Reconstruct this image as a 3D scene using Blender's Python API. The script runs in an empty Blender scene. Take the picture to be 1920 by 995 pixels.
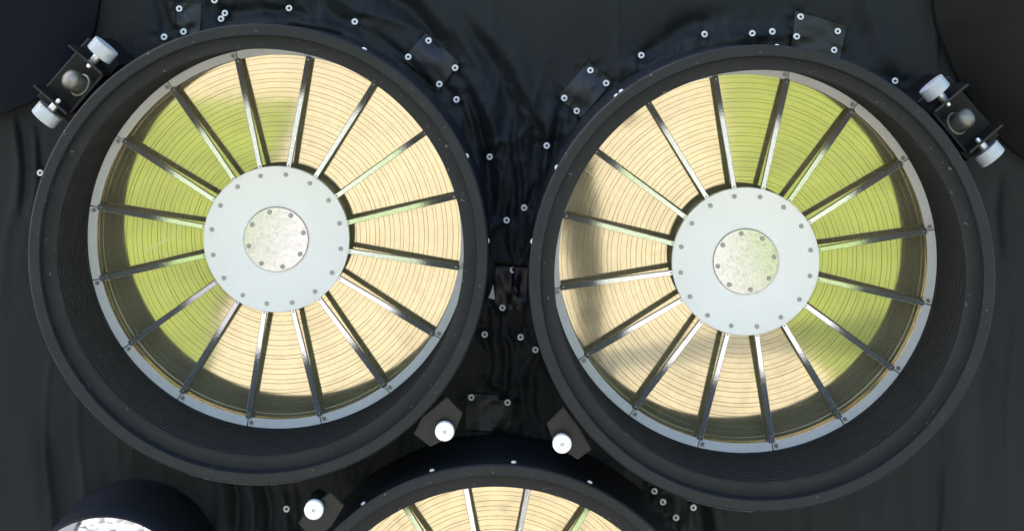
import bpy, bmesh, math, random
import numpy as np
from mathutils import Matrix, Vector
random.seed(7)
rng = np.random.default_rng(11)
R = math.radians
PI = math.pi

# ------------------------------------------------------------------ frame
# The instrument is built in its own frame: X right, Z up, Y along the tubes
# (into the instrument).  It leans forward: TILT below the horizontal.
D = 4.0                       # metres from lens to the plane of the tube rims
TILT = R(14.6)
EYE = 1.60                    # lens height above the ground
T = Matrix.Translation((0, 0, EYE + D * math.sin(TILT))) @ Matrix.Rotation(TILT, 4, 'X')

sc = bpy.context.scene
C = sc.collection

# ------------------------------------------------------------------ camera
cam = bpy.data.cameras.new('camera')
cam.sensor_width = 36.0
cam.lens = 36.0 * D / 1.92
cam.shift_x = (960 - 979) / 1920
cam.shift_y = -(497.5 - 68) / 1920
cam.clip_start = 0.005
cam.clip_end = 2000
camo = bpy.data.objects.new('camera', cam)
C.objects.link(camo)
camo.matrix_world = T @ Matrix.Translation((0, -D, 0)) @ Matrix.Rotation(R(90), 4, 'X')
sc.camera = camo

# ------------------------------------------------------------------ sky, sun, exposure
SUN_EL = R(46)
SUN_AZ = math.atan2(-0.96, 0.29)          # from +Y towards +X : sun stands left, behind the instrument
w = bpy.data.worlds.new('World')
sc.world = w
w.use_nodes = True
nt = w.node_tree
sky = nt.nodes.new('ShaderNodeTexSky')
sky.sky_type = 'NISHITA'
sky.sun_disc = False
sky.sun_elevation = SUN_EL
sky.sun_rotation = SUN_AZ
sky.dust_density = 2.5
bgn = nt.nodes['Background']
nt.links.new(sky.outputs[0], bgn.inputs[0])
bgn.inputs[1].default_value = 0.15
sun = bpy.data.lights.new('sun', 'SUN')
sun.energy = 2.3
sun.angle = R(0.55)
sun.color = (1.0, 0.95, 0.87)
suno = bpy.data.objects.new('sun', sun)
C.objects.link(suno)
sd = Vector((math.sin(SUN_AZ) * math.cos(SUN_EL), math.cos(SUN_AZ) * math.cos(SUN_EL), math.sin(SUN_EL)))
suno.rotation_euler = sd.to_track_quat('Z', 'Y').to_euler()
suno.location = sd * 30
sc.view_settings.view_transform = 'Standard'
sc.view_settings.look = 'None'
sc.view_settings.gamma = 1
sc.view_settings.use_curve_mapping = False
sc.view_settings.exposure = 1.84
sc.cycles.use_denoising = True
sc.cycles.max_bounces = 8
sc.cycles.glossy_bounces = 5
sc.cycles.diffuse_bounces = 4
sc.cycles.caustics_reflective = False
sc.cycles.sample_clamp_indirect = 6

# ------------------------------------------------------------------ materials
def new_mat(name):
    m = bpy.data.materials.new(name)
    m.use_nodes = True
    return m, m.node_tree, m.node_tree.nodes['Principled BSDF']

def mat(name, col, rough=0.5, metal=0.0, var=0.12, vscale=30, bump=0.0, bscale=200, spec=0.5,
        rvar=0.0, speck=None, sheen=0.0, stretch=None):
    """plain procedural material: colour mottled by noise, uneven gloss, fine relief, optional specks (wear, dirt, or reflections painted in)"""
    m, t, b = new_mat(name)
    N, L = t.nodes, t.links
    tc = N.new('ShaderNodeTexCoord')
    src = tc.outputs['Object']
    if stretch:
        mp = N.new('ShaderNodeMapping')
        mp.inputs['Scale'].default_value = stretch
        L.new(src, mp.inputs[0]); src = mp.outputs[0]
    n = N.new('ShaderNodeTexNoise')
    n.inputs['Scale'].default_value = vscale
    n.inputs['Detail'].default_value = 5
    n.inputs['Roughness'].default_value = 0.65
    L.new(src, n.inputs['Vector'])
    r = N.new('ShaderNodeValToRGB')
    r.color_ramp.elements[0].position = 0.3
    r.color_ramp.elements[1].position = 0.7
    r.color_ramp.elements[0].color = tuple(c * (1 - var) for c in col) + (1,)
    r.color_ramp.elements[1].color = tuple(min(1, c * (1 + var)) for c in col) + (1,)
    L.new(n.outputs[0], r.inputs[0])
    out = r.outputs[0]
    if speck:
        scol, sscale, thr = speck
        v = N.new('ShaderNodeTexNoise')
        v.inputs['Scale'].default_value = sscale
        v.inputs['Detail'].default_value = 3
        L.new(src, v.inputs['Vector'])
        mr = N.new('ShaderNodeMapRange')
        mr.inputs[1].default_value = thr
        mr.inputs[2].default_value = thr + 0.03
        L.new(v.outputs[0], mr.inputs[0])
        mx = N.new('ShaderNodeMix'); mx.data_type = 'RGBA'
        L.new(mr.outputs[0], mx.inputs[0]); L.new(out, mx.inputs[6])
        mx.inputs[7].default_value = tuple(scol) + (1,)
        out = mx.outputs[2]
    L.new(out, b.inputs['Base Color'])
    b.inputs['Metallic'].default_value = metal
    b.inputs['Specular IOR Level'].default_value = spec
    b.inputs['Roughness'].default_value = rough
    if sheen:
        b.inputs['Sheen Weight'].default_value = sheen
        b.inputs['Sheen Roughness'].default_value = 0.4
    if rvar:
        mr2 = N.new('ShaderNodeMapRange')
        mr2.inputs[3].default_value = max(0.02, rough - rvar)
        mr2.inputs[4].default_value = rough + rvar
        n2 = N.new('ShaderNodeTexNoise')
        n2.inputs['Scale'].default_value = vscale * 2.3
        n2.inputs['Detail'].default_value = 6
        L.new(src, n2.inputs['Vector'])
        L.new(n2.outputs[0], mr2.inputs[0]); L.new(mr2.outputs[0], b.inputs['Roughness'])
    if bump:
        nb = N.new('ShaderNodeTexNoise')
        nb.inputs['Scale'].default_value = bscale
        nb.inputs['Detail'].default_value = 4
        L.new(src, nb.inputs['Vector'])
        bp = N.new('ShaderNodeBump')
        bp.inputs['Strength'].default_value = bump
        bp.inputs['Distance'].default_value = 0.002
        L.new(nb.outputs[0], bp.inputs['Height']); L.new(bp.outputs[0], b.inputs['Normal'])
    return m

M = {}
M['anodised'] = mat('black_anodised', (0.0070, 0.0083, 0.0104), 0.6, var=0.22, vscale=9, bump=0.12, bscale=500, rvar=0.12, spec=0.38,
                    speck=((0.12, 0.13, 0.14), 95, 0.69))
M['tube_side'] = mat('black_paint', (0.0105, 0.0132, 0.0190), 0.5, var=0.25, vscale=7, bump=0.08, bscale=300, rvar=0.08, spec=0.3)
M['rib'] = mat('rib_black', (0.022, 0.0205, 0.020), 0.65, var=0.25, vscale=30, rvar=0.1, spec=0.2)
M['ring_white'] = mat('ring_paint', (0.72, 0.72, 0.74), 0.45, var=0.06, vscale=14, speck=((0.30, 0.29, 0.26), 60, 0.70))
M['hub_white'] = mat('hub_paint', (0.925, 0.91, 0.92), 0.42, var=0.03, vscale=5, bump=0.03, bscale=260, rvar=0.06, speck=((0.74, 0.74, 0.72), 60, 0.72))
M['alu'] = mat('polished_aluminium', (0.72, 0.73, 0.75), 0.10, 0.87, var=0.12, vscale=120, bump=0.06, bscale=420, rvar=0.07,
               speck=((0.88, 0.89, 0.92), 170, 0.60))
M['spoke_side'] = mat('spoke_shade', (0.24, 0.215, 0.17), 0.5, 0.3, var=0.2, vscale=90)  # shade put into the colour of the spoke sides and backs
M['plate'] = mat('silver_plate', (0.62, 0.615, 0.635), 0.13, 0.95, var=0.05, vscale=60, bump=0.02, bscale=330, rvar=0.05,
                 speck=((0.52, 0.52, 0.53), 160, 0.57))  # specks paint mirrored gravel into the plate's colour
M['cap'] = mat('mirror_cap', (0.62, 0.62, 0.64), 0.015, 1.0, var=0.01, vscale=10)
M['drum'] = mat('drum_metal', (0.50, 0.48, 0.40), 0.38, 0.7, var=0.15, vscale=40)
M['screw'] = mat('screw_steel', (0.36, 0.36, 0.37), 0.38, 0.85, var=0.2, vscale=200)
M['dark_hole'] = mat('socket_dark', (0.03, 0.03, 0.032), 0.6, var=0.1)
M['knob'] = mat('white_nylon', (0.42, 0.44, 0.47), 0.5, var=0.10, vscale=60, bump=0.1, bscale=300,
                speck=((0.28, 0.27, 0.25), 95, 0.655))
M['pin'] = mat('pin_white', (0.86, 0.86, 0.85), 0.35, var=0.05, vscale=180, speck=((0.45, 0.46, 0.48), 380, 0.60))  # grey specks stand in for gravel reflected in the pin faces
M['shaft'] = mat('shaft_steel', (0.72, 0.72, 0.72), 0.3, 0.7, var=0.1, vscale=90)
M['bolt'] = mat('dull_steel', (0.22, 0.21, 0.185), 0.48, 0.7, var=0.3, vscale=55, bump=0.15, bscale=180, rvar=0.1)
M['washer'] = mat('button_white', (0.82, 0.83, 0.84), 0.4, var=0.05, vscale=150)
M['dash'] = mat('rivet_bright', (0.88, 0.88, 0.88), 0.3, 0.2, var=0.05, vscale=150)
M['panel_navy'] = mat('panel_navy', (0.003, 0.0045, 0.0095), 0.6, var=0.25, vscale=5, bump=0.1, bscale=90, spec=0.12)
M['panel_brown'] = mat('panel_brown', (0.0070, 0.0062, 0.0056), 0.65, var=0.35, vscale=4, bump=0.12, bscale=60, spec=0.18)
M['tab'] = mat('tab_black', (0.0062, 0.0064, 0.0068), 0.4, var=0.3, vscale=22, rvar=0.1, spec=0.4)
M['bracket'] = mat('bracket_black', (0.004, 0.004, 0.005), 0.45, var=0.3, vscale=22, spec=0.25)
M['paper'] = mat('white_paper', (0.62, 0.61, 0.57), 0.7, var=0.15, vscale=40)
M['patch'] = mat('patch_cloth', (0.0045, 0.0060, 0.0105), 0.45, var=0.2, vscale=12, bump=0.25, bscale=700, sheen=0.05)

# black woven cloth : two fine crossing wave textures under a soft mottling
def cloth_mat():
    m, t, b = new_mat('black_cloth')
    N, L = t.nodes, t.links
    tc = N.new('ShaderNodeTexCoord')
    n = N.new('ShaderNodeTexNoise'); n.inputs['Scale'].default_value = 3.5; n.inputs['Detail'].default_value = 6
    L.new(tc.outputs['Object'], n.inputs['Vector'])
    r = N.new('ShaderNodeValToRGB')
    r.color_ramp.elements[0].position = 0.3; r.color_ramp.elements[1].position = 0.72
    r.color_ramp.elements[0].color = (0.0074, 0.0098, 0.0130, 1)
    r.color_ramp.elements[1].color = (0.0116, 0.0143, 0.0164, 1)
    L.new(n.outputs[0], r.inputs[0]); L.new(r.outputs[0], b.inputs['Base Color'])
    b.inputs['Roughness'].default_value = 0.5
    b.inputs['Specular IOR Level'].default_value = 0.2
    b.inputs['Sheen Weight'].default_value = 0.02
    hs = []
    for ax in ('X', 'Z'):
        wv = N.new('ShaderNodeTexWave'); wv.bands_direction = ax
        wv.inputs['Scale'].default_value = 120; wv.inputs['Distortion'].default_value = 2.0
        L.new(tc.outputs['Object'], wv.inputs['Vector']); hs.append(wv)
    nb = N.new('ShaderNodeTexNoise'); nb.inputs['Scale'].default_value = 60; nb.inputs['Detail'].default_value = 5
    L.new(tc.outputs['Object'], nb.inputs['Vector'])
    a = N.new('ShaderNodeMath'); L.new(hs[0].outputs['Fac'], a.inputs[0]); L.new(hs[1].outputs['Fac'], a.inputs[1])
    a2 = N.new('ShaderNodeMath'); a2.operation = 'MULTIPLY_ADD'; L.new(nb.outputs[0], a2.inputs[0]); a2.inputs[1].default_value = 2.0
    L.new(a.outputs[0], a2.inputs[2])
    bp = N.new('ShaderNodeBump'); bp.inputs['Strength'].default_value = 0.16; bp.inputs['Distance'].default_value = 0.002
    L.new(a2.outputs[0], bp.inputs['Height']); L.new(bp.outputs[0], b.inputs['Normal'])
    return m
M['cloth'] = cloth_mat()

# gold mirror foil : a sharp reflection under a thin hazy one, fine scratches, faint waviness
def gold_mat():
    m, t, b = new_mat('gold_mirror')
    N, L = t.nodes, t.links
    tc = N.new('ShaderNodeTexCoord')
    b.inputs['Metallic'].default_value = 1
    b.inputs['Base Color'].default_value = (0.69, 0.585, 0.365, 1)
    n = N.new('ShaderNodeTexNoise'); n.inputs['Scale'].default_value = 26; n.inputs['Detail'].default_value = 7
    L.new(tc.outputs['Object'], n.inputs['Vector'])
    mr = N.new('ShaderNodeMapRange'); mr.inputs[3].default_value = 0.03; mr.inputs[4].default_value = 0.08
    L.new(n.outputs[0], mr.inputs[0]); L.new(mr.outputs[0], b.inputs['Roughness'])
    nb = N.new('ShaderNodeTexNoise'); nb.inputs['Scale'].default_value = 9; nb.inputs['Detail'].default_value = 3
    L.new(tc.outputs['Object'], nb.inputs['Vector'])
    bp = N.new('ShaderNodeBump'); bp.inputs['Strength'].default_value = 0.035; bp.inputs['Distance'].default_value = 0.0016
    L.new(nb.outputs[0], bp.inputs['Height']); L.new(bp.outputs[0], b.inputs['Normal'])
    hz = N.new('ShaderNodeBsdfPrincipled')
    hz.inputs['Base Color'].default_value = (0.58, 0.56, 0.38, 1)
    hz.inputs['Roughness'].default_value = 0.55
    hz.inputs['Metallic'].default_value = 0.5
    mx = N.new('ShaderNodeMixShader')
    n3 = N.new('ShaderNodeTexNoise'); n3.inputs['Scale'].default_value = 70; n3.inputs['Detail'].default_value = 8
    L.new(tc.outputs['Object'], n3.inputs['Vector'])
    m3 = N.new('ShaderNodeMapRange'); m3.inputs[3].default_value = 0.13; m3.inputs[4].default_value = 0.30
    L.new(n3.outputs[0], m3.inputs[0]); L.new(m3.outputs[0], mx.inputs[0])
    L.new(b.outputs[0], mx.inputs[1]); L.new(hz.outputs[0], mx.inputs[2])
    L.new(mx.outputs[0], N['Material Output'].inputs['Surface'])
    return m
M['gold'] = gold_mat()

# ground
def gravel_mat():
    m, t, b = new_mat('pale_gravel')
    N, L = t.nodes, t.links
    tc = N.new('ShaderNodeTexCoord')
    v = N.new('ShaderNodeTexVoronoi'); v.inputs['Scale'].default_value = 44
    L.new(tc.outputs['Object'], v.inputs['Vector'])
    r = N.new('ShaderNodeValToRGB')
    e = r.color_ramp.elements
    e[0].position = 0.0; e[0].color = (0.09, 0.09, 0.09, 1)
    e[1].position = 1.0; e[1].color = (0.66, 0.62, 0.55, 1)
    x = e.new(0.30); x.color = (0.50, 0.47, 0.42, 1)
    sp = N.new('ShaderNodeSeparateColor'); L.new(v.outputs['Color'], sp.inputs[0]); L.new(sp.outputs[0], r.inputs[0])
    n = N.new('ShaderNodeTexNoise'); n.inputs['Scale'].default_value = 0.8; n.inputs['Detail'].default_value = 6
    L.new(tc.outputs['Object'], n.inputs['Vector'])
    mr = N.new('ShaderNodeMapRange'); mr.inputs[3].default_value = 0.86; mr.inputs[4].default_value = 1.1
    L.new(n.outputs[0], mr.inputs[0])
    mx = N.new('ShaderNodeMix'); mx.data_type = 'RGBA'; mx.blend_type = 'MULTIPLY'; mx.inputs[0].default_value = 1
    L.new(r.outputs[0], mx.inputs[6]); L.new(mr.outputs[0], mx.inputs[7])
    L.new(mx.outputs[2], b.inputs['Base Color'])
    b.inputs['Roughness'].default_value = 0.9
    bp = N.new('ShaderNodeBump'); bp.inputs['Strength'].default_value = 0.8; bp.inputs['Distance'].default_value = 0.008
    bp.invert = True
    L.new(v.outputs['Distance'], bp.inputs['Height']); L.new(bp.outputs[0], b.inputs['Normal'])
    return m
M['gravel'] = gravel_mat()
M['lawn'] = mat('lawn', (0.215, 0.285, 0.078), 0.85, var=0.30, vscale=2.2, bump=1.0, bscale=60, spec=0.15)
M['concrete'] = mat('concrete', (0.20, 0.19, 0.185), 0.85, var=0.10, vscale=3, bump=0.3, bscale=80)

# ------------------------------------------------------------------ helpers
TOP = []                                        # top-level objects of the instrument frame

def link(o, parent=None):
    C.objects.link(o)
    if parent is not None:
        o.parent = parent
    return o

def mesh_obj(name, verts, faces, material, parent=None, smooth=False, loc=None, rot=None):
    me = bpy.data.meshes.new(name)
    me.from_pydata([tuple(v) for v in verts], [], faces)
    me.update()
    if smooth:
        me.polygons.foreach_set('use_smooth', [True] * len(me.polygons))
    me.materials.append(material)
    o = bpy.data.objects.new(name, me)
    if loc is not None: o.location = loc
    if rot is not None: o.rotation_euler = rot
    return link(o, parent)

def share(name, src, parent, loc=None, rot=None):
    o = bpy.data.objects.new(name, src.data)
    if loc is not None: o.location = loc
    if rot is not None: o.rotation_euler = rot
    return link(o, parent)

def empty(name, loc, label, cat, group=None):
    o = bpy.data.objects.new(name, None)
    o.empty_display_size = 0.05
    o.location = loc
    tag(o, label, cat, group)
    C.objects.link(o)
    TOP.append(o)
    return o

def tag(o, label=None, cat=None, group=None, kind=None):
    if label: o['label'] = label
    if cat: o['category'] = cat
    if group: o['group'] = group
    if kind: o['kind'] = kind

def lathe(prof, seg=128, closed=False, a0=0.0, a1=2 * PI):
    """revolve (r, y) pairs about the Y axis.  r = 0 closes the end"""
    full = abs(a1 - a0 - 2 * PI) < 1e-6
    n = seg if full else seg + 1
    V, F, rows = [], [], []
    for r, y in prof:
        if r < 1e-7:
            V.append((0, y, 0)); rows.append([len(V) - 1] * n)
        else:
            row = []
            for i in range(n):
                a = a0 + (a1 - a0) * i / seg
                V.append((r * math.cos(a), y, r * math.sin(a))); row.append(len(V) - 1)
            rows.append(row)
    pairs = list(zip(rows, rows[1:])) + ([(rows[-1], rows[0])] if closed else [])
    for A, B in pairs:
        for i in range(seg):
            j = (i + 1) % n if full else i + 1
            q = [A[i], A[j], B[j], B[i]]
            u = []
            for k in q:
                if k not in u: u.append(k)
            if len(u) > 2: F.append(u)
    if not full and closed:
        F.append([r[0] for r in rows]); F.append([r[-1] for r in rows][::-1])
    return V, F

def hard_smooth(o, ang=35):
    me = o.data
    me.polygons.foreach_set('use_smooth', [True] * len(me.polygons))
    bm = bmesh.new(); bm.from_mesh(me)
    lim = R(ang)
    for e in bm.edges:
        e.smooth = not (len(e.link_faces) == 2 and e.calc_face_angle(0) > lim)
    bmesh.ops.recalc_face_normals(bm, faces=bm.faces)
    bm.to_mesh(me); bm.free()
    return o

def turned(name, prof, material, parent=None, seg=128, closed=False, loc=None, rot=None, a0=0.0, a1=2 * PI):
    V, F = lathe(prof, seg, closed, a0, a1)
    return hard_smooth(mesh_obj(name, V, F, material, parent, loc=loc, rot=rot))

def box_vf(x0, x1, y0, y1, z0, z1, c=0.0):
    """box with a chamfer c on the edges (built through bmesh bevel)"""
    bm = bmesh.new()
    bmesh.ops.create_cube(bm, size=1)
    for v in bm.verts:
        v.co = Vector(((x0 + x1) / 2 + v.co.x * (x1 - x0), (y0 + y1) / 2 + v.co.y * (y1 - y0), (z0 + z1) / 2 + v.co.z * (z1 - z0)))
    if c: bmesh.ops.bevel(bm, geom=list(bm.edges), offset=c, segments=1, affect='EDGES')
    bm.verts.ensure_lookup_table()
    V = [v.co.copy() for v in bm.verts]; F = [[v.index for v in f.verts] for f in bm.faces]
    bm.free()
    return V, F

def prism(outline, y0, y1, bevel=0.0):
    """flat plate: outline in (x, z), from y0 (front) to y1 (back)"""
    bm = bmesh.new()
    a = [bm.verts.new((x, y0, z)) for x, z in outline]
    f = bm.faces.new(a)
    e = bmesh.ops.extrude_face_region(bm, geom=[f])
    for v in e['geom']:
        if isinstance(v, bmesh.types.BMVert): v.co.y = y1
    bmesh.ops.recalc_face_normals(bm, faces=bm.faces)
    if bevel:
        ed = [x for x in bm.edges if all(abs(v.co.y - y0) < 1e-6 for v in x.verts)]
        bmesh.ops.bevel(bm, geom=ed, offset=bevel, segments=2, affect='EDGES')
    bm.verts.index_update()
    V = [v.co.copy() for v in bm.verts]; F = [[v.index for v in f.verts] for f in bm.faces]
    bm.free()
    return V, F

def P(px, py, d=0.0):
    """point of the instrument at depth d behind the rim plane, from its bearing as measured in the photograph"""
    k = (D + d) / D / 1000
    return ((px - 979) * k, d, (68 - py) * k)

# ------------------------------------------------------------------ ground
g = 300
ground = mesh_obj('gravel_ground', [(-g, -g, 0), (g, -g, 0), (g, g, 0), (-g, g, 0)], [(0, 1, 2, 3)], M['gravel'])
tag(ground, kind='structure')

def lawn(x0, x1, y0, y1, inner=None):
    """grass sheet 3 cm proud of the gravel with an uneven edge"""
    step = 0.12
    pts = []
    def run(ax, ay, bx, by):
        n = max(2, int(math.hypot(bx - ax, by - ay) / step)); n = min(n, 220)
        for i in range(n):
            t = i / n
            pts.append((ax + (bx - ax) * t + random.uniform(-.03, .03), ay + (by - ay) * t + random.uniform(-.03, .03)))
    run(x0, y0, x1, y0); run(x1, y0, x1, y1); run(x1, y1, x0, y1)
    edge = inner or [(x0, y1), (x0, y0)]
    for p, q in zip(edge, edge[1:]):
        run(p[0], p[1], q[0], q[1])
    n = len(pts)
    V = [(x, y, 0.03) for x, y in pts] + [(x, y, 0.001) for x, y in pts]
    F = [list(range(n))] + [[i, i + n, (i + 1) % n + n, (i + 1) % n] for i in range(n)]
    o = mesh_obj('lawn', V, F, M['lawn'])
    tag(o, kind='structure')
    return o
lawn(-26, -1.42, -8.35, -3.55)
lawn(1.30, 26, -9.6, -3.55, inner=[(1.38, -3.55), (1.36, -4.1), (1.20, -4.8), (1.13, -5.5), (1.16, -6.6), (1.24, -8.0), (1.29, -9.6)])
lawn(-60, -3.0, -60, -14.0)
lawn(3.0, 60, -60, -14.0)
cs = mesh_obj('concrete_slab', *box_vf(-9, -1.59, -3.45, -0.6, 0.0, 0.012, 0.003), M['concrete'])
tag(cs, kind='structure')

# ------------------------------------------------------------------ telescopes
TUBE_R = 0.432
DM = 0.373          # depth of the mirror face behind the rim
TELE = {            # centre of the rim (x, y, z), phase of the spokes in degrees
    'left':  ((484 - 979) / 1000, 0.0, (68 - 476.5) / 1000, 13.0),
    'right': ((1429.5 - 979) / 1000 * (D - .052) / D, -0.052, (68 - 521.5) / 1000 * (D - .052) / D, 8.8),
    'low':   ((928 - 979) / 1000, 0.0, (68 - 1302) / 1000, 11.25),
}
NSHELL = 23
proto = {}

def shell_mesh(k):
    r0 = 0.1445 + (0.3735 - 0.1445) * k / NSHELL
    r1 = 0.1445 + (0.3735 - 0.1445) * (k + 1) / NSHELL
    jit = [0, .0012, -.0008, .0018, -.0016, .0006, -.0012][k % 7]
    if k: r0 += jit
    if k < NSHELL - 1: r1 += [0, .0012, -.0008, .0018, -.0016, .0006, -.0012][(k + 1) % 7]
    ga = 0.00008
    c = 0.00034
    return lathe([(r0 + ga, DM + .006), (r0 + ga, DM + c * .8), (r0 + ga + c, DM), (r1 - ga - c, DM), (r1 - ga, DM + c * .8), (r1 - ga, DM + .006)], 192)

def stud(name, material, parent, r, h, loc, rot, key, socket=True, seg=12):
    """round screw head (a low dome with a recessed socket) pointing along local -Y"""
    if key not in proto:
        prof = [(r, h), (r, h * .35), (r * .8, 0), (r * .42, 0), (r * .36, h * .55), (0, h * .55)]
        if not socket: prof = [(r, h), (r, h * .4), (r * .75, 0), (0, 0)]
        proto[key] = hard_smooth(mesh_obj(name, *lathe(prof, seg), material, parent, loc=loc, rot=rot))
        return proto[key]
    return share(name, proto[key], parent, loc, rot)

def telescope(key, label):
    cx, cy, cz, ph = TELE[key]
    t = empty('mirror_telescope', (cx, cy, cz), label, 'telescope', 'mirror telescopes in black tubes')
    def once(k, fn):
        if k in proto: return share(proto[k].name.split('.')[0], proto[k], t)
        proto[k] = fn(); return proto[k]
    rr = TUBE_R
    once('wall', lambda: turned('tube_wall', [(rr - .002, .40), (rr - .002, .012), (rr - .012, .012), (rr - .03, .0355), (.3895, .0355), (.3895, .40)],
                                M['tube_side'], t, 192, True))
    once('flange', lambda: turned('front_flange', [(rr - .003, .0115), (rr, .0105), (rr, .003), (rr - .003, 0), (.412, 0), (.4105, .0015), (.4095, .024), (.408, .026),
                                                   (.386, .026), (.3845, .0275), (.3845, .034), (.3900, .0350), (rr - .0305, .0350), (rr - .0125, .0115)],
                                  M['anodised'], t, 192, True))
    # black ribs one behind another down the inside of the tube
    for i in range(13):
        y = .047 + i * .0222
        if 'rib' not in proto:
            proto['rib'] = turned('baffle_rib', [(.3900, -.0010), (.3876, -.0008), (.3868, 0), (.3876, .0008), (.3900, .0012)], M['rib'], t, 160, True, loc=(0, y, 0))
        else:
            share('baffle_rib', proto['rib'], t, (0, y, 0))
    # gold mirror: nested shells edge on, a back plate closing the gaps and a gold skirt up to the white ring
    once('back', lambda: turned('mirror_back_plate', [(.1400, DM + .0065), (.3740, DM + .0065), (.3740, DM + .012), (.1400, DM + .012)], M['gold'], t, 128, True))
    once('skirt', lambda: turned('mirror_skirt', [(.3742, DM + .010), (.3742, .3455), (.3765, .3455), (.3765, DM + .010)], M['gold'], t, 160, True))
    for k in range(NSHELL):
        kk = ('shell', k)
        rot = (random.uniform(-1, 1) * .0004, 0, random.uniform(-1, 1) * .0004)
        if kk not in proto:
            proto[kk] = hard_smooth(mesh_obj('mirror_shell', *shell_mesh(k), M['gold'], t, rot=rot), 20)
        else:
            share('mirror_shell', proto[kk], t, rot=rot)
    # white ring in sixteen segments between the spokes
    for i in range(16):
        a = R(ph + 22.5 * i)
        if 'seg' not in proto:
            proto['seg'] = turned('ring_segment', [(.3705, .345), (.3705, .3368), (.3712, .3360), (.3876, .3360), (.3884, .3366), (.3884, .345)], M['ring_white'], t, 14, True,
                                  a0=R(.16), a1=R(22.34), rot=(0, -a, 0))
            s = proto['seg']
        else:
            s = share('ring_segment', proto['seg'], t, rot=(0, -a, 0))
        b = R(1.1)
        stud('screw', M['screw'], s, .0042, .004, (.3790 * math.cos(b), .3325, .3790 * math.sin(b)), None, 'ringscrew')
    # hub
    once('drum', lambda: turned('hub_drum', [(.1385, .306), (.1385, .330), (.1410, .332), (.1410, .345), (.1385, .347), (.1385, DM + .005), (.10, DM + .005), (.10, .306)], M['drum'], t, 96, True))
    hub = once('hub', lambda: turned('hub_cover', [(0, .296), (.1462, .296), (.1472, .2972), (.1472, .3050), (.1462, .3058), (0, .3058)], M['hub_white'], t, 160))
    for i in range(16):
        a = R(ph + 22.5 * i + 1)
        stud('screw', M['screw'], hub, .0045, .003, (.131 * math.cos(a), .2935, .131 * math.sin(a)), None, 'hubscrew')
    pl = once('plate', lambda: turned('centre_plate', [(0, .2920), (.0640, .2920), (.0650, .2930), (.0650, .2958), (0, .2958)], M['plate'], t, 96))
    for i in range(8):
        a = R(ph + 45 * i + .5)
        stud('screw', M['screw'], pl, .0047, .003, (.0565 * math.cos(a), .2893, .0565 * math.sin(a)), None, 'platescrew')
    # sixteen spokes sloping from the hub down to the ring
    for i in range(16):
        a = R(ph + 22.5 * i)
        if 'spoke' not in proto:
            L0, L1, h = .1440, .3722, .0053
            ya, yb = .2968, .3345
            bm = bmesh.new()
            sec = []
            for r, y, hh, th in ((L0, ya, h * .92, .013), ((L0 + L1) / 2, (ya + yb) / 2, h, .013), (L1, yb, h * 1.12, .013)):
                c = .0007
                sec.append([bm.verts.new((r, yy, zz)) for yy, zz in
                            ((y + th, -hh), (y + c, -hh), (y, -hh + c), (y, hh - c), (y + c, hh), (y + th, hh))])
            for A, B in zip(sec, sec[1:]):
                for q in range(6):
                    bm.faces.new((A[q], A[(q + 1) % 6], B[(q + 1) % 6], B[q]))
            bm.faces.new(sec[0][::-1]); bm.faces.new(sec[-1])
            bmesh.ops.recalc_face_normals(bm, faces=bm.faces)
            bm.verts.index_update()
            V = [v.co.copy() for v in bm.verts]; F = [[v.index for v in f.verts] for f in bm.faces]; bm.free()
            proto['spoke'] = mesh_obj('spoke', V, F, M['alu'], t, rot=(0, -a, 0))
            proto['spoke'].data.materials.append(M['spoke_side'])
            for p_ in proto['spoke'].data.polygons:
                if p_.normal.y > -.5: p_.material_index = 1
            s = proto['spoke']
        else:
            s = share('spoke', proto['spoke'], t, rot=(0, -a, 0))
        stud('screw', M['screw'], s, .0022, .0015, (.1500, .2967, 0), None, 'spokescrew', seg=8)
        stud('screw', M['screw'], s, .0026, .0015, (.3660, .3325, 0), None, 'spokeend', seg=8)
    return t

tl = telescope('left', 'left gold mirror telescope, yellow-green reflection on its left half')
tr = telescope('right', 'right gold mirror telescope, bright green reflection on its right half')
tb = telescope('low', 'lower gold mirror telescope, cut off by the bottom edge, only its top showing')

def worn(t, a0, a1):
    o = turned('worn_edge', [(TUBE_R + .0004, .0035), (TUBE_R + .0012, .0045), (TUBE_R + .0012, .0072), (TUBE_R + .0004, .0082), (TUBE_R - .0006, .0075), (TUBE_R - .0006, .0042)],
               M['alu'], t, 40, True, a0=R(a0), a1=R(a1))
    o['label'] = 'bare metal line where the black has worn off the rim'
worn(tl, 252, 281)
worn(tr, 251, 268)

def scratch(t, key, a, b):
    cx, cy, cz, ph = TELE[key]
    d = DM + cy
    p, q = (Vector((P(x, y, d)[0] - cx, 0, P(x, y, d)[2] - cz)) for x, y in (a, b))
    n = Vector((-(q - p).z, 0, (q - p).x)).normalized() * .0006
    V = []
    for y in (DM - .0007, DM - .0001):
        for k, w in ((p, .2), (p.lerp(q, .3), 1), (p.lerp(q, .7), .7), (q, .2)):
            V += [k + n * w + Vector((0, y, 0)), k - n * w + Vector((0, y, 0))]
    F = [(2 * i, 2 * i + 1, 2 * i + 3, 2 * i + 2) for i in range(3)] + [(2 * i, 2 * i + 2, 2 * i + 10, 2 * i + 8) for i in range(3)] + \
        [(2 * i + 1, 2 * i + 9, 2 * i + 11, 2 * i + 3) for i in range(3)]
    o = mesh_obj('mirror_scratch', V, F, M['shaft'], t)
    o['label'] = 'thin straight scratch across the gold mirror'
scratch(tr, 'right', (1098, 318), (1228, 428))
scratch(tl, 'left', (262, 476), (330, 440))
scratch(tl, 'left', (690, 270), (772, 208))

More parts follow.
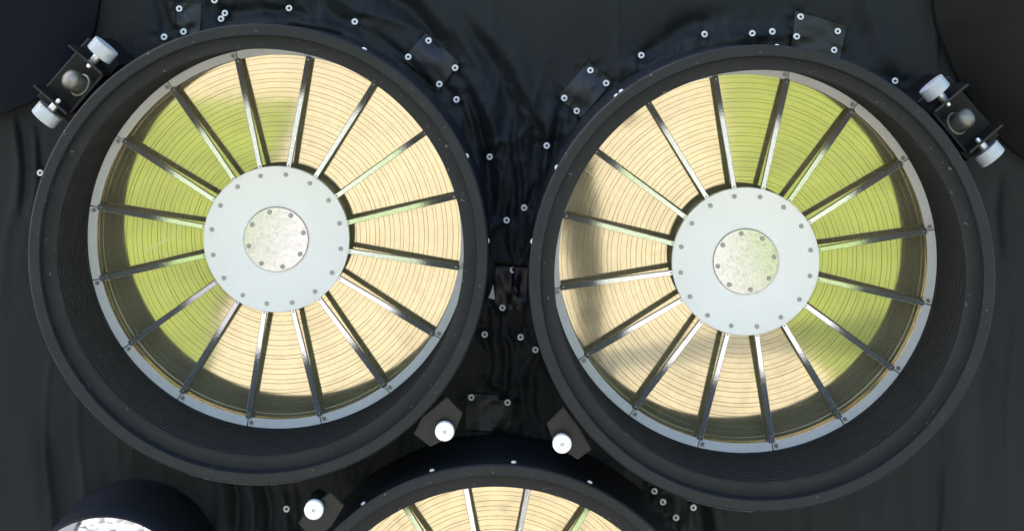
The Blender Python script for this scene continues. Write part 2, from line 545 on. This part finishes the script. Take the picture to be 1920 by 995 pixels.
# bright rivets round the outside of the tubes
def side_rivets(t, angs):
    for a_deg, y in angs:
        a = R(a_deg)
        if 'side' not in proto:
            proto['side'] = mesh_obj('side_rivet', *lathe([(.0052, 0), (.0048, .0022), (.0030, .0036), (0, .0040)], 10), M['dash'], t)
            o = proto['side']
        else:
            o = share('side_rivet', proto['side'], t)
        o.location = ((TUBE_R - .0022) * math.cos(a), y, (TUBE_R - .0022) * math.sin(a))
        o.rotation_euler = (0, -(a - PI / 2), 0)
        o.rotation_euler = Matrix(((-math.sin(a), math.cos(a), 0), (0, 0, 1), (math.cos(a), math.sin(a), 0))).to_euler()
side_rivets(tl, [(24.9, .05), (2.6, .06), (63, .05)])
side_rivets(tr, [(152, .05), (171.5, .05), (128.6, .04), (126.9, .06), (85.6, .05), (63.3, .05)])
side_rivets(tb, [(106.1, .035), (85.3, .035), (65.4, .035), (125.4, .035)])

# tabs on the rims, each with a white locating pin
def tab(t, key, pts, pin):
    cx, cy, cz, ph = TELE[key]
    d = .016
    out = [(P(x, y, d)[0] - cx, P(x, y, d)[2] - cz) for x, y in pts]
    V, F = prism(out, d - cy, d + .012 - cy, .002)
    tb_ = mesh_obj('mounting_tab', V, F, M['tab'], t)
    x, y, z = P(pin[0], pin[1], -.012)
    loc = (x - cx, -.012 - cy, z - cz)
    stud_p = hard_smooth(mesh_obj('locating_pin', *lathe([(.0178, .016), (.0178, .0012), (.0168, 0), (.0036, 0), (.0032, .006), (0, .006)], 40), M['pin'], tb_, loc=loc))
    hard_smooth(mesh_obj('pin_sleeve', *lathe([(.0165, .11), (.0165, .0165), (.0, .0165)], 32), M['tube_side'], tb_, loc=loc))
tab(tl, 'left', [(838, 744), (867, 774), (851, 816), (807, 837), (776, 813), (792, 782)], (833.5, 809))
tab(tr, 'right', [(1056, 762), (1025, 794), (1040, 832), (1083, 861), (1109, 842), (1085, 800)], (1054, 832))
tab(tb, 'low', [(620, 922), (645, 947), (622, 985), (590, 1012), (559, 981), (578, 952)], (588, 956))

# ------------------------------------------------------------------ small tube with a mirror cap, lower left
cx, cz = (195 - 979) / 1000, (68 - 1138) / 1000
st = empty('sensor_tube', (cx, 0, cz), 'small dark tube at the lower left closed by a bright mirror cap', 'tube')
turned('tube_wall', [(.172, .40), (.172, .004), (.1705, .0018), (.1690, .0018), (.1690, .010), (.160, .012), (.160, .40)], M['tube_side'], st, 128, True)
turned('mirror_cap', [(0, .0035), (.1675, .0035), (.1685, .0045), (.1685, .0095), (0, .0095)], M['cap'], st, 128)

# ------------------------------------------------------------------ black cloth front with folds
CD = 0.335             # depth of the cloth behind the rims
HOLES = [(TELE[k][0], TELE[k][2], TUBE_R) for k in TELE] + [(cx, cz, .172)]
# folds: polyline in measured bearings, half width, height (positive towards the viewer)
FOLDS = [
    # between the two big tubes
    ([(640, -40), (760, 20), (830, 80), (862, 140)], 16, -34),
    ([(700, -60), (800, 0), (850, 70), (880, 150), (930, 230)], 24, 26),
    ([(860, 150), (890, 210), (905, 300), (912, 420)], 9, -26),
    ([(880, 170), (918, 230), (935, 310), (940, 400)], 10, 22),
    ([(872, 40), (915, 120), (950, 190), (968, 260)], 16, -20),
    ([(890, 10), (950, 110), (985, 190), (995, 270)], 18, 18),
    ([(985, 200), (1000, 250), (1008, 320), (985, 400)], 9, -22),
    ([(1035, 200), (1030, 260), (1005, 330), (990, 400)], 9, 16),
    ([(1045, 210), (1048, 250), (1040, 290)], 6, -18),
    ([(945, 250), (955, 330), (965, 420), (968, 480)], 9, 14),
    ([(958, 250), (972, 340), (975, 430)], 6, -12),
    # over the left tube
    ([(380, -20), (400, 30), (470, 28), (560, 20)], 10, -18),
    ([(450, 40), (540, 34), (640, 58), (720, 95)], 9, 18),
    ([(590, -10), (640, 50), (700, 85), (760, 115)], 9, -16),
    ([(280, -30), (300, 30), (310, 60)], 9, -20),
    ([(318, -30), (322, 30), (335, 60)], 8, 14),
    ([(570, -30), (582, 20), (590, 45)], 6, -16),
    ([(540, -30), (560, 10), (600, 40)], 7, 12),
    # over the right tube
    ([(1195, 130), (1230, 92), (1290, 55), (1350, 40)], 13, -22),
    ([(1180, 120), (1240, 115), (1320, 82), (1420, 66), (1500, 72)], 13, 24),
    ([(1150, 190), (1200, 140), (1260, 110)], 7, -12),
    ([(1030, 215), (1060, 235), (1090, 222)], 8, 10),
    ([(965, 70), (975, 160), (1000, 215), (1020, 250)], 11, 10),
    ([(1585, -30), (1600, 40), (1630, 90)], 18, -14),
    ([(1600, -30), (1640, 60), (1690, 120)], 20, 12),
    # down the middle between the tubes
    ([(915, 560), (925, 640), (930, 740)], 9, 12),
    ([(935, 590), (945, 650), (950, 740)], 7, -10),
    ([(1010, 650), (985, 690), (962, 760), (958, 820)], 8, 16),
    ([(1006, 670), (1000, 720), (1010, 800)], 9, -12),
    ([(900, 590), (960, 612), (1000, 600)], 9, -10),
    ([(968, 760), (955, 800), (940, 830)], 8, -18),
    ([(800, -30), (838, 40), (868, 110), (900, 180)], 7, -10), ([(742, -40), (800, 30), (842, 100)], 6, 9),
    ([(868, 190), (884, 250), (898, 330)], 5, 12), ([(895, 235), (915, 320), (924, 400)], 5, -13), ([(925, 260), (940, 330), (948, 420)], 4, -9),
    ([(1012, 240), (1018, 300), (1002, 370)], 5, -11), ([(1022, 235), (1030, 290), (1012, 350)], 4, 9), ([(968, 255), (986, 330), (984, 390)], 4, 8),
    ([(690, 62), (740, 92), (800, 150), (850, 220)], 6, -12), ([(830, 160), (868, 215), (885, 290)], 5, -12),
    ([(612, -20), (660, 20), (740, 45), (790, 62)], 6, 9), ([(470, 10), (520, 34), (600, 30)], 6, -9),
    ([(1250, 100), (1330, 74), (1400, 60)], 5, -9), ([(1215, 128), (1290, 92), (1380, 78)], 5, -8),
    ([(905, 600), (912, 680), (905, 735)], 5, -9), ([(960, 640), (962, 700), (955, 740)], 4, 8), ([(1000, 660), (975, 720), (966, 790)], 4, -11),
    ([(445, 885), (456, 940), (450, 1010)], 4, 9), ([(560, 905), (566, 960), (560, 1010)], 6, -10), ([(400, 880), (410, 940), (400, 1010)], 7, 8),
    # below and beside
    ([(430, 880), (440, 940), (436, 1010)], 9, -22),
    ([(460, 890), (470, 950), (468, 1010)], 9, 16),
    ([(492, 900), (505, 960), (500, 1010)], 7, -18),
    ([(520, 905), (535, 960), (530, 1010)], 8, 12),
    ([(25, 230), (28, 300), (30, 420)], 5, 8), ([(38, 230), (40, 300), (44, 400)], 5, -8),
    ([(58, 240), (60, 310), (60, 400)], 5, 8), ([(70, 240), (72, 320), (66, 400)], 4, -8),
    ([(60, 760), (75, 900), (80, 1010)], 26, 8), ([(100, 800), (112, 900), (118, 1010)], 22, -7),
    ([(1790, 740), (1800, 860), (1795, 1010)], 22, 12), ([(1740, 860), (1745, 930), (1750, 1010)], 14, -14),
    ([(1835, 640), (1840, 800), (1838, 1010)], 16, -9), ([(1300, 950), (1310, 1010)], 10, -14), ([(1330, 950), (1345, 1010)], 10, 12),
    ([(1875, 330), (1862, 400), (1866, 480)], 8, -10),
]

# white press buttons (each a washer with a dark rivet in its eye)
BUTTONS = [(337, 17), (421, 25), (414, 36), (402, 1), (309, 70), (346, 60), (543, 16), (666, 41), (803, 77), (766, 107), (853, 128), (824, 158),
           (856, 187), (918, 294), (76, 324), (1025, 272), (983, 388), (950, 411), (962, 504), (942, 575), (909, 625), (976, 630), (1004, 653),
           (884, 742), (952, 750), (1107, 132), (1136, 156), (1058, 184), (1081, 208), (1202, 104), (1320, 65), (1408, 63), (1445, 60),
           (1491, 69), (1499, 32), (1569, 59), (1562, 94), (1676, 152), (539, 950), (1226, 917), (1242, 937), (1299, 948), (1266, 965)]
def vnoise(x, y, seed):
    r_ = np.random.default_rng(seed)
    tab_ = r_.random((64, 64))
    xi = np.floor(x).astype(int); yi = np.floor(y).astype(int)
    fx = x - xi; fy = y - yi
    fx = fx * fx * (3 - 2 * fx); fy = fy * fy * (3 - 2 * fy)
    a = tab_[xi % 64, yi % 64]; b = tab_[(xi + 1) % 64, yi % 64]
    c = tab_[xi % 64, (yi + 1) % 64]; d = tab_[(xi + 1) % 64, (yi + 1) % 64]
    return (a * (1 - fx) + b * fx) * (1 - fy) + (c * (1 - fx) + d * fx) * fy - .5

def cloth_h(px, py):
    """height of the cloth in metres towards the viewer"""
    px = np.asarray(px, float); py = np.asarray(py, float)
    wx = px + 22 * vnoise(px / 130, py / 160, 1); wy = py + 22 * vnoise(px / 150, py / 120, 2)
    h = np.zeros_like(px)
    for poly, wd, amp in FOLDS:
        best = np.full(px.shape, 1e9); fade = np.zeros_like(px)
        n = len(poly) - 1
        for i in range(n):
            ax, ay = poly[i]; bx, by = poly[i + 1]
            dx, dy = bx - ax, by - ay
            t = np.clip(((wx - ax) * dx + (wy - ay) * dy) / (dx * dx + dy * dy), 0, 1)
            dd = np.hypot(wx - ax - t * dx, wy - ay - t * dy)
            f = (i + t) / n
            m = dd < best
            best = np.where(m, dd, best); fade = np.where(m, f, fade)
        tp = np.clip(np.minimum(fade, 1 - fade) * 5, 0, 1)
        h += amp / 1000 * np.exp(-(best / (wd * 1.25)) ** 2) * (0.35 + 0.65 * tp) * .62
    h += .016 * vnoise(px / 190, py / 260, 3) + .005 * vnoise(px / 60, py / 110, 4) + .0008 * vnoise(px / 17, py / 26, 5)
    # sharper small creases where the cloth is crowded: in the gap, and round the rims
    crowd = np.exp(-((px - 962) / 75) ** 2) * np.clip((py - 60) / 200, 0, 1) * np.clip((900 - py) / 150, 0, 1)
    for hx, hz, hr in HOLES[:3]:
        k = (D + CD) / D / 1000
        q = np.hypot((px - 979) * k - hx, (68 - py) * k - hz) - hr
        crowd = np.maximum(crowd, .55 * np.exp(-np.clip(q, 0, 9) / .05))
    n1 = vnoise(wx / 17 + py / 90, wy / 75, 21); n2 = vnoise(wx / 11 - py / 60, wy / 48, 22)
    h += crowd * (.0105 * (1 - np.minimum(1, np.abs(n1) * 5)) ** 2 + .0060 * (1 - np.minimum(1, np.abs(n2) * 5)) ** 2)
    h += .0035 * (1 - np.minimum(1, np.abs(vnoise(wx / 60, wy / 420, 23)) * 6)) ** 2
    # puckered round each press button
    for bx_, by_ in BUTTONS:
        rr_ = np.hypot(px - bx_, py - by_)
        if rr_.min() > 60: continue
        th_ = np.arctan2(py - by_, px - bx_)
        h += np.exp(-(rr_ / 15) ** 2) * -.0055 + np.exp(-((rr_ - 17) / 10) ** 2) * .0022 * np.sin(5 * th_ + bx_)
    # gathered a little where it meets the tubes
    for hx, hz, hr in HOLES[:3]:
        k = (D + CD) / D / 1000
        q = np.hypot((px - 979) * k - hx, (68 - py) * k - hz) - hr
        ang = np.arctan2((68 - py) * k - hz, (px - 979) * k - hx)
        h += np.exp(-np.clip(q, 0, 1) / .03) * (.010 + .006 * np.sin(ang * 23 + 2 * np.sin(ang * 5)))
    return h

def cloth_pt(px, py, lift=0.0):
    h = float(cloth_h(np.array([px]), np.array([py]))[0]) + lift
    k = (D + CD) / D / 1000
    return ((px - 979) * k, CD - h, (68 - py) * k)

blanket = empty('cloth_blanket', (0, CD, -.45), 'black cloth blanket with folds behind the telescope tubes', 'blanket')
def build_cloth():
    step = 5.0
    xs = np.arange(-760, 2700, step); ys = np.arange(-620, 1960, step)
    gx, gy = np.meshgrid(xs, ys)
    h = cloth_h(gx.ravel(), gy.ravel()).reshape(gx.shape)
    k = (D + CD) / D / 1000
    X = (gx - 979) * k; Z = (68 - gy) * k; Y = -h
    inside = np.zeros(gx.shape, bool)
    for hx, hz, hr in HOLES:
        inside |= np.hypot(X - hx, Z - hz) < hr - .012
    n, m = gx.shape
    idx = np.arange(n * m).reshape(n, m)
    q = np.stack([idx[:-1, :-1], idx[1:, :-1], idx[1:, 1:], idx[:-1, 1:]], -1).reshape(-1, 4)
    bad = inside.ravel()[q].all(1)
    q = q[~bad]
    V = np.stack([X, Y, Z + .45], -1).reshape(-1, 3)
    used = np.unique(q); rem = np.full(n * m, -1); rem[used] = np.arange(len(used))
    V = V[used]; q = rem[q]
    me = bpy.data.meshes.new('cloth')
    me.vertices.add(len(V)); me.vertices.foreach_set('co', V.ravel())
    me.loops.add(q.size); me.loops.foreach_set('vertex_index', q.ravel())
    me.polygons.add(len(q))
    me.polygons.foreach_set('loop_start', np.arange(0, q.size, 4)); me.polygons.foreach_set('loop_total', np.full(len(q), 4))
    me.polygons.foreach_set('use_smooth', np.ones(len(q), bool))
    me.update(calc_edges=True); me.validate()
    me.materials.append(M['cloth'])
    link(bpy.data.objects.new('cloth', me), blanket)
build_cloth()

# sewn patches
def patch(corners, lift=.008, sag=.006):
    n = 10
    V, F = [], []
    for s in (0, 1):
        for j in range(n + 1):
            for i in range(n + 1):
                u, v = i / n, j / n
                (ax, ay), (bx, by), (qx, qy), (dx_, dy_) = corners
                x = (ax * (1 - u) + bx * u) * (1 - v) + (dx_ * (1 - u) + qx * u) * v
                y = (ay * (1 - u) + by * u) * (1 - v) + (dy_ * (1 - u) + qy * u) * v
                bulge = sag * (math.sin(PI * u) * math.sin(PI * v)) * (0.6 + .5 * math.sin(3.1 * u + 4 * v + corners[0][0]))
                p = cloth_pt(x, y, (lift + bulge) if s == 0 else -.004)
                V.append((p[0], p[1] - CD, p[2] + .45))
    w_ = n + 1
    o = w_ * w_
    for j in range(n):
        for i in range(n):
            F.append((j * w_ + i, (j + 1) * w_ + i, (j + 1) * w_ + i + 1, j * w_ + i + 1))
    rim = [i for i in range(w_)] + [j * w_ + n for j in range(1, w_)] + [n * w_ + i for i in range(n - 1, -1, -1)] + [j * w_ for j in range(n - 1, 0, -1)]
    for a, b in zip(rim, rim[1:] + rim[:1]):
        F.append((a, b, b + o, a + o))
    return hard_smooth(mesh_obj('sewn_patch', V, F, M['patch'], blanket), 50)
patch([(1104, 116), (1147, 153), (1089, 221), (1047, 180)])
patch([(1490, 21), (1586, 50), (1573, 109), (1482, 86)])
patch([(797, 62), (861, 117), (823, 170), (757, 111)])
patch([(874, 736), (962, 738), (957, 806), (874, 800)], .008, .010)
patch([(930, 497), (990, 500), (985, 578), (928, 580)], .010, .008)
patch([(330, 6), (378, 8), (376, 66), (336, 62)])

for x, y in BUTTONS:
    p = cloth_pt(x, y, .0150)
    loc = (p[0], p[1] - CD, p[2] + .45)
    rot = (random.uniform(-.12, .12), 0, random.uniform(-.12, .12))
    if 'btn' not in proto:
        b = hard_smooth(mesh_obj('press_button', *lathe([(.0066, .006), (.0066, .0012), (.0058, 0), (.0031, 0), (.0027, .0016), (.0027, .006)], 18), M['washer'], blanket, loc=loc, rot=rot))
        proto['btn'] = b
        proto['eye'] = hard_smooth(mesh_obj('rivet', *lathe([(.0026, .005), (.0024, .0016), (.0012, .0010), (0, .0009)], 10), M['dark_hole'], b))
    else:
        b = share('press_button', proto['btn'], blanket, loc, rot)
        share('rivet', proto['eye'], b)

# scrap of white paper in the gap beside the left tube
tri = [P(925, 532, .31), P(928, 560, .31), P(916, 557, .31), P(921, 545, .31)]
V, F = prism([(a[0], a[2]) for a in tri], .300, .304)
sp = mesh_obj('paper_scrap', V, F, M['paper'])
tag(sp, 'small white triangular scrap wedged beside the left tube', 'paper scrap'); TOP.append(sp)

# ------------------------------------------------------------------ instrument body behind the cloth
bd = mesh_obj('instrument_body', *box_vf(-1.80, 1.80, .39, 1.2, -1.95, .72, .01), M['panel_navy'])
tag(bd, 'dark box body of the instrument behind the cloth', 'instrument body'); TOP.append(bd)

# ------------------------------------------------------------------ dark rounded panels in the upper corners
def corner_panel(name, outline, centre, depth, rise, material, label):
    rows = []
    N_ = 10
    V, F = [], []
    n = len(outline)
    for k in range(-1, N_ + 1):
        if k < 0:
            s, h = 1.0, -.05
        else:
            t = k / N_
            s = 1 - .92 * t
            h = rise * math.sin(t * PI / 2) ** .8
        for x, y in outline:
            p = P(centre[0] + (x - centre[0]) * s, centre[1] + (y - centre[1]) * s, depth)
            V.append((p[0], depth - h, p[2]))
    for k in range(N_ + 1):
        for i in range(n):
            j = (i + 1) % n
            F.append((k * n + i, k * n + j, (k + 1) * n + j, (k + 1) * n + i))
    F.append(tuple((N_ + 1) * n + i for i in range(n)))
    o = hard_smooth(mesh_obj(name, V, F, material), 50)
    tag(o, label, 'panel'); TOP.append(o)
def smooth_line(pts, it=3):
    for _ in range(it):
        q = [pts[0]]
        for a, b in zip(pts, pts[1:]):
            q += [(a[0] * .75 + b[0] * .25, a[1] * .75 + b[1] * .25), (a[0] * .25 + b[0] * .75, a[1] * .25 + b[1] * .75)]
        q.append(pts[-1]); pts = q
    return pts
corner_panel('corner_panel', smooth_line([(196, -300), (190, -60), (184, 20), (170, 80), (135, 135), (85, 178), (20, 208), (-90, 240), (-300, 260)]) + [(-420, -300)],
             (-120, -120), .30, .05, M['panel_navy'], 'rounded navy black panel filling the upper left corner')
corner_panel('corner_panel', smooth_line([(1742, -300), (1748, -60), (1753, 40), (1772, 85), (1792, 140), (1850, 235), (1930, 310), (2100, 380), (2300, 420)]) + [(2380, -300)],
             (2080, -60), .30, .12, M['panel_brown'], 'rounded brownish black panel filling the upper right corner')

# ------------------------------------------------------------------ adjuster brackets with two white thumbscrews
def bracket(centre, u_ang, label):
    """u : along the rim (towards the upper knob), w : away from the tube, v : towards the viewer"""
    d = .055
    o = P(centre[0], centre[1], d)
    t = empty('thumbscrew_bracket', o, label, 'bracket', 'thumbscrew brackets on the telescope rims')
    u = Vector((math.cos(u_ang), 0, math.sin(u_ang)))
    side = -1 if centre[0] < 979 else 1
    w_ = Vector((-math.sin(u_ang), 0, math.cos(u_ang)))
    if w_.x * side < 0: w_ = -w_
    v = Vector((0, -1, 0))
    B = Matrix((u, v, w_)).transposed()
    if B.determinant() < 0:
        flip = True
    else:
        flip = False
    def add(name, V, F, m, parent=t, hs=True):
        V2 = [B @ Vector(p) for p in V]
        if flip: F = [list(f)[::-1] for f in F]
        ob = mesh_obj(name, V2, F, m, parent)
        return hard_smooth(ob) if hs else ob
    for s in (-1, 1):
        add('cheek_plate', *box_vf(s * .050 - .002, s * .050 + .002, -.035, .045, -.036, .046, .0008), M['tab'])
    add('base_plate', *box_vf(-.0478, .0478, -.035, .030, -.040, -.035, .0008), M['bracket'])
    add('back_plate', *box_vf(-.075, .075, -.260, -.036, -.040, .040, .002), M['bracket'])
    for s in (-1, 1):
        # thumbscrew: knob, shaft and the bright screw end inside the cheek
        prof = [(0, .0930), (.0262, .0930), (.0275, .0918), (.0275, .0692), (.0262, .0680), (0, .0680)]
        V, F = lathe(prof, 40)
        V = [(s * y, z, x) for x, y, z in V]
        kb = add('thumbscrew_knob', [(a, b + .012, c - .004) for a, b, c in V], F, M['knob'])
        V, F = lathe([(.0085, .0685), (.0085, .0565), (.0075, .0520)], 20)
        add('shaft', [(s * y, z + .012, x - .004) for x, y, z in V], F, M['shaft'], kb)
        V, F = lathe([(.0, .0395), (.0032, .0400), (.0046, .0420), (.0046, .0480)], 14)
        add('screw_end', [(s * y, z + .030, x - .006) for x, y, z in V], F, M['shaft'], kb)
    # rounded steel bolt leaning out between the cheeks, in a wider collar
    ax = Vector((0.0, .80, .60)).normalized()
    q = Vector((0, 1, 0)).rotation_difference(ax).to_matrix()
    V, F = lathe([(.0235, -.030), (.0240, .006), (.0225, .010), (.0195, .011), (.0195, .036), (.0178, .043), (.0130, .0475), (.0065, .0498), (0, .0505)], 32)
    add('trunnion_bolt', [q @ Vector(p) + Vector((0, -.012, -.018)) for p in V], F, M['bolt'])
    return t
bracket((140, 152), math.atan2(75, 65), 'black bracket with two white thumbscrews on the left tube')
bracket((1804, 224), math.atan2(62, -52), 'black bracket with two white thumbscrews on the right tube')

# ------------------------------------------------------------------ lean the instrument forward into the world
bpy.context.view_layer.update()
for o in TOP:
    o.matrix_world = T @ o.matrix_basis

# ------------------------------------------------------------------ the photographer, mirrored in the edge of the right-hand mirror
def person():
    y0 = -4.24
    J = {}
    E = []
    def j(n, x, y, z, r, par=None):
        J[n] = (len(J), (x, y0 + y, z), r)
        if par: E.append((J[par][0], J[n][0]))
    j('pelvis', 0, 0, .95, (.20, .13))
    j('waist', 0, .0, 1.10, (.185, .125), 'pelvis')
    j('chest', 0, .0, 1.32, (.18, .125), 'waist')
    j('neck0', 0, .01, 1.45, (.075, .07), 'chest')
    j('neck1', 0, .03, 1.52, (.056, .06), 'neck0')
    j('jaw', 0, .06, 1.58, (.066, .085), 'neck1')
    j('brow', 0, .05, 1.66, (.078, .095), 'jaw')
    j('crown', 0, .03, 1.735, (.06, .075), 'brow')
    for s, n in ((-1, 'l'), (1, 'r')):
        j('shoulder' + n, s * .185, -.01, 1.41, (.07, .07), 'chest')
        j('elbow' + n, s * .32, .12, 1.16, (.05, .05), 'shoulder' + n)
        j('wrist' + n, s * .12, .26, 1.50, (.033, .028), 'elbow' + n)
        j('palm' + n, s * .098, .265, 1.56, (.036, .022), 'wrist' + n)
        for k in range(4):
            j('knuckle' + n + str(k), s * (.090 - .004 * k), .262 + .022 * (k - 1.2), 1.598 - .002 * abs(k - 1), (.010, .010), 'palm' + n)
            j('finger' + n + str(k), s * (.068 - .004 * k), .262 + .024 * (k - 1.2), 1.628 - .003 * abs(k - 1), (.009, .009), 'knuckle' + n + str(k))
            j('tip' + n + str(k), s * (.042 - .005 * k), .262 + .024 * (k - 1.2), 1.632 - .003 * abs(k - 1), (.008, .008), 'finger' + n + str(k))
        j('thumb' + n, s * .078, .225, 1.545, (.011, .011), 'palm' + n)
        j('thumbtip' + n, s * .052, .215, 1.560, (.009, .009), 'thumb' + n)
        j('hip' + n, s * .095, 0, .86, (.125, .115), 'pelvis')
        j('knee' + n, s * .150, .02, .50, (.082, .08), 'hip' + n)
        j('ankle' + n, s * .18, -.01, .10, (.056, .052), 'knee' + n)
        j('ball' + n, s * .19, .11, .045, (.045, .036), 'ankle' + n)
        j('toe' + n, s * .195, .17, .040, (.036, .030), 'ball' + n)
    root = bpy.data.objects.new('person', None)
    root.location = (.125, y0, 0)
    C.objects.link(root)
    tag(root, 'photographer in dark clothes holding a camera, seen as dark reflection in right mirror', 'person')
    me = bpy.data.meshes.new('body')
    me.from_pydata([(x, y - y0, z) for _, (x, y, z), _ in J.values()], E, [])
    m, t_, b = new_mat('clothes_and_skin')
    N, L = t_.nodes, t_.links
    tc = N.new('ShaderNodeTexCoord'); sx = N.new('ShaderNodeSeparateXYZ'); L.new(tc.outputs['Object'], sx.inputs[0])
    cr = N.new('ShaderNodeValToRGB'); cr.color_ramp.interpolation = 'CONSTANT'
    e = cr.color_ramp.elements
    e[0].position = 0; e[0].color = (.02, .018, .016, 1)
    e[1].position = .07 / 2; e[1].color = (.035, .035, .045, 1)
    q = e.new(.98 / 2); q.color = (.030, .027, .024, 1)
    q = e.new(1.50 / 2); q.color = (.48, .30, .22, 1)
    dv = N.new('ShaderNodeMath'); dv.operation = 'MULTIPLY'; dv.inputs[1].default_value = .5
    L.new(sx.outputs[2], dv.inputs[0]); L.new(dv.outputs[0], cr.inputs[0]); L.new(cr.outputs[0], b.inputs['Base Color'])
    b.inputs['Roughness'].default_value = .8
    me.materials.append(m)
    o = link(bpy.data.objects.new('body', me), root)
    md = o.modifiers.new('skin', 'SKIN')
    md.use_smooth_shade = True
    sv = me.skin_vertices[0].data
    for i, _, r in J.values():
        sv[i].radius = r
        sv[i].use_root = (i == 0)
    sb = o.modifiers.new('smooth', 'SUBSURF'); sb.levels = 2; sb.render_levels = 2
    # hair, ears, nose
    hv, hf = [], []
    for a in range(9):
        th = R(100) * a / 8
        for k in range(20):
            ph = 2 * PI * k / 20
            rr_ = 1 + .04 * math.sin(5 * ph + a)
            hv.append((.088 * rr_ * math.sin(th) * math.cos(ph), .022 + .108 * rr_ * math.sin(th) * math.sin(ph) - .010 * a / 8, 1.665 + .108 * math.cos(th)))
    for a in range(8):
        for k in range(20):
            kk = (k + 1) % 20
            mid = 2 * PI * (k + .5) / 20
            if a >= 4 and math.sin(mid) > .35: continue
            hf.append((a * 20 + k, (a + 1) * 20 + k, (a + 1) * 20 + kk, a * 20 + kk))
    mesh_obj('hair', hv, hf, mat('dark_hair', (.02, .014, .01), .6, var=.3, vscale=90), root, smooth=True)
    return root
person()

def photo_camera():
    m = mat('camera_black', (.012, .012, .013), .4, var=.15, vscale=60)
    gl = mat('lens_glass', (.01, .01, .015), .05, var=.05)
    o = bpy.data.objects.new('photo_camera', None)
    C.objects.link(o)
    tag(o, 'black camera held to the photographer\'s eye, aimed at the mirrors', 'camera')
    mesh_obj('camera_body', *box_vf(-.070, .070, -.062, 0, -.050, .045, .008), m, o)
    mesh_obj('viewfinder', *box_vf(-.026, .026, -.055, .006, .0455, .070, .008), m, o)
    turned('lens', [(0, -.002), (.036, -.002), (.036, .050), (.039, .052), (.039, .082), (.034, .082), (.032, .070), (0, .070)], m, o, 48)
    turned('lens_glass', [(.0315, .0715), (.02, .0745), (0, .076)], gl, o, 32)
    o.matrix_world = T @ Matrix.Translation((0, -D - .10, 0))
photo_camera()
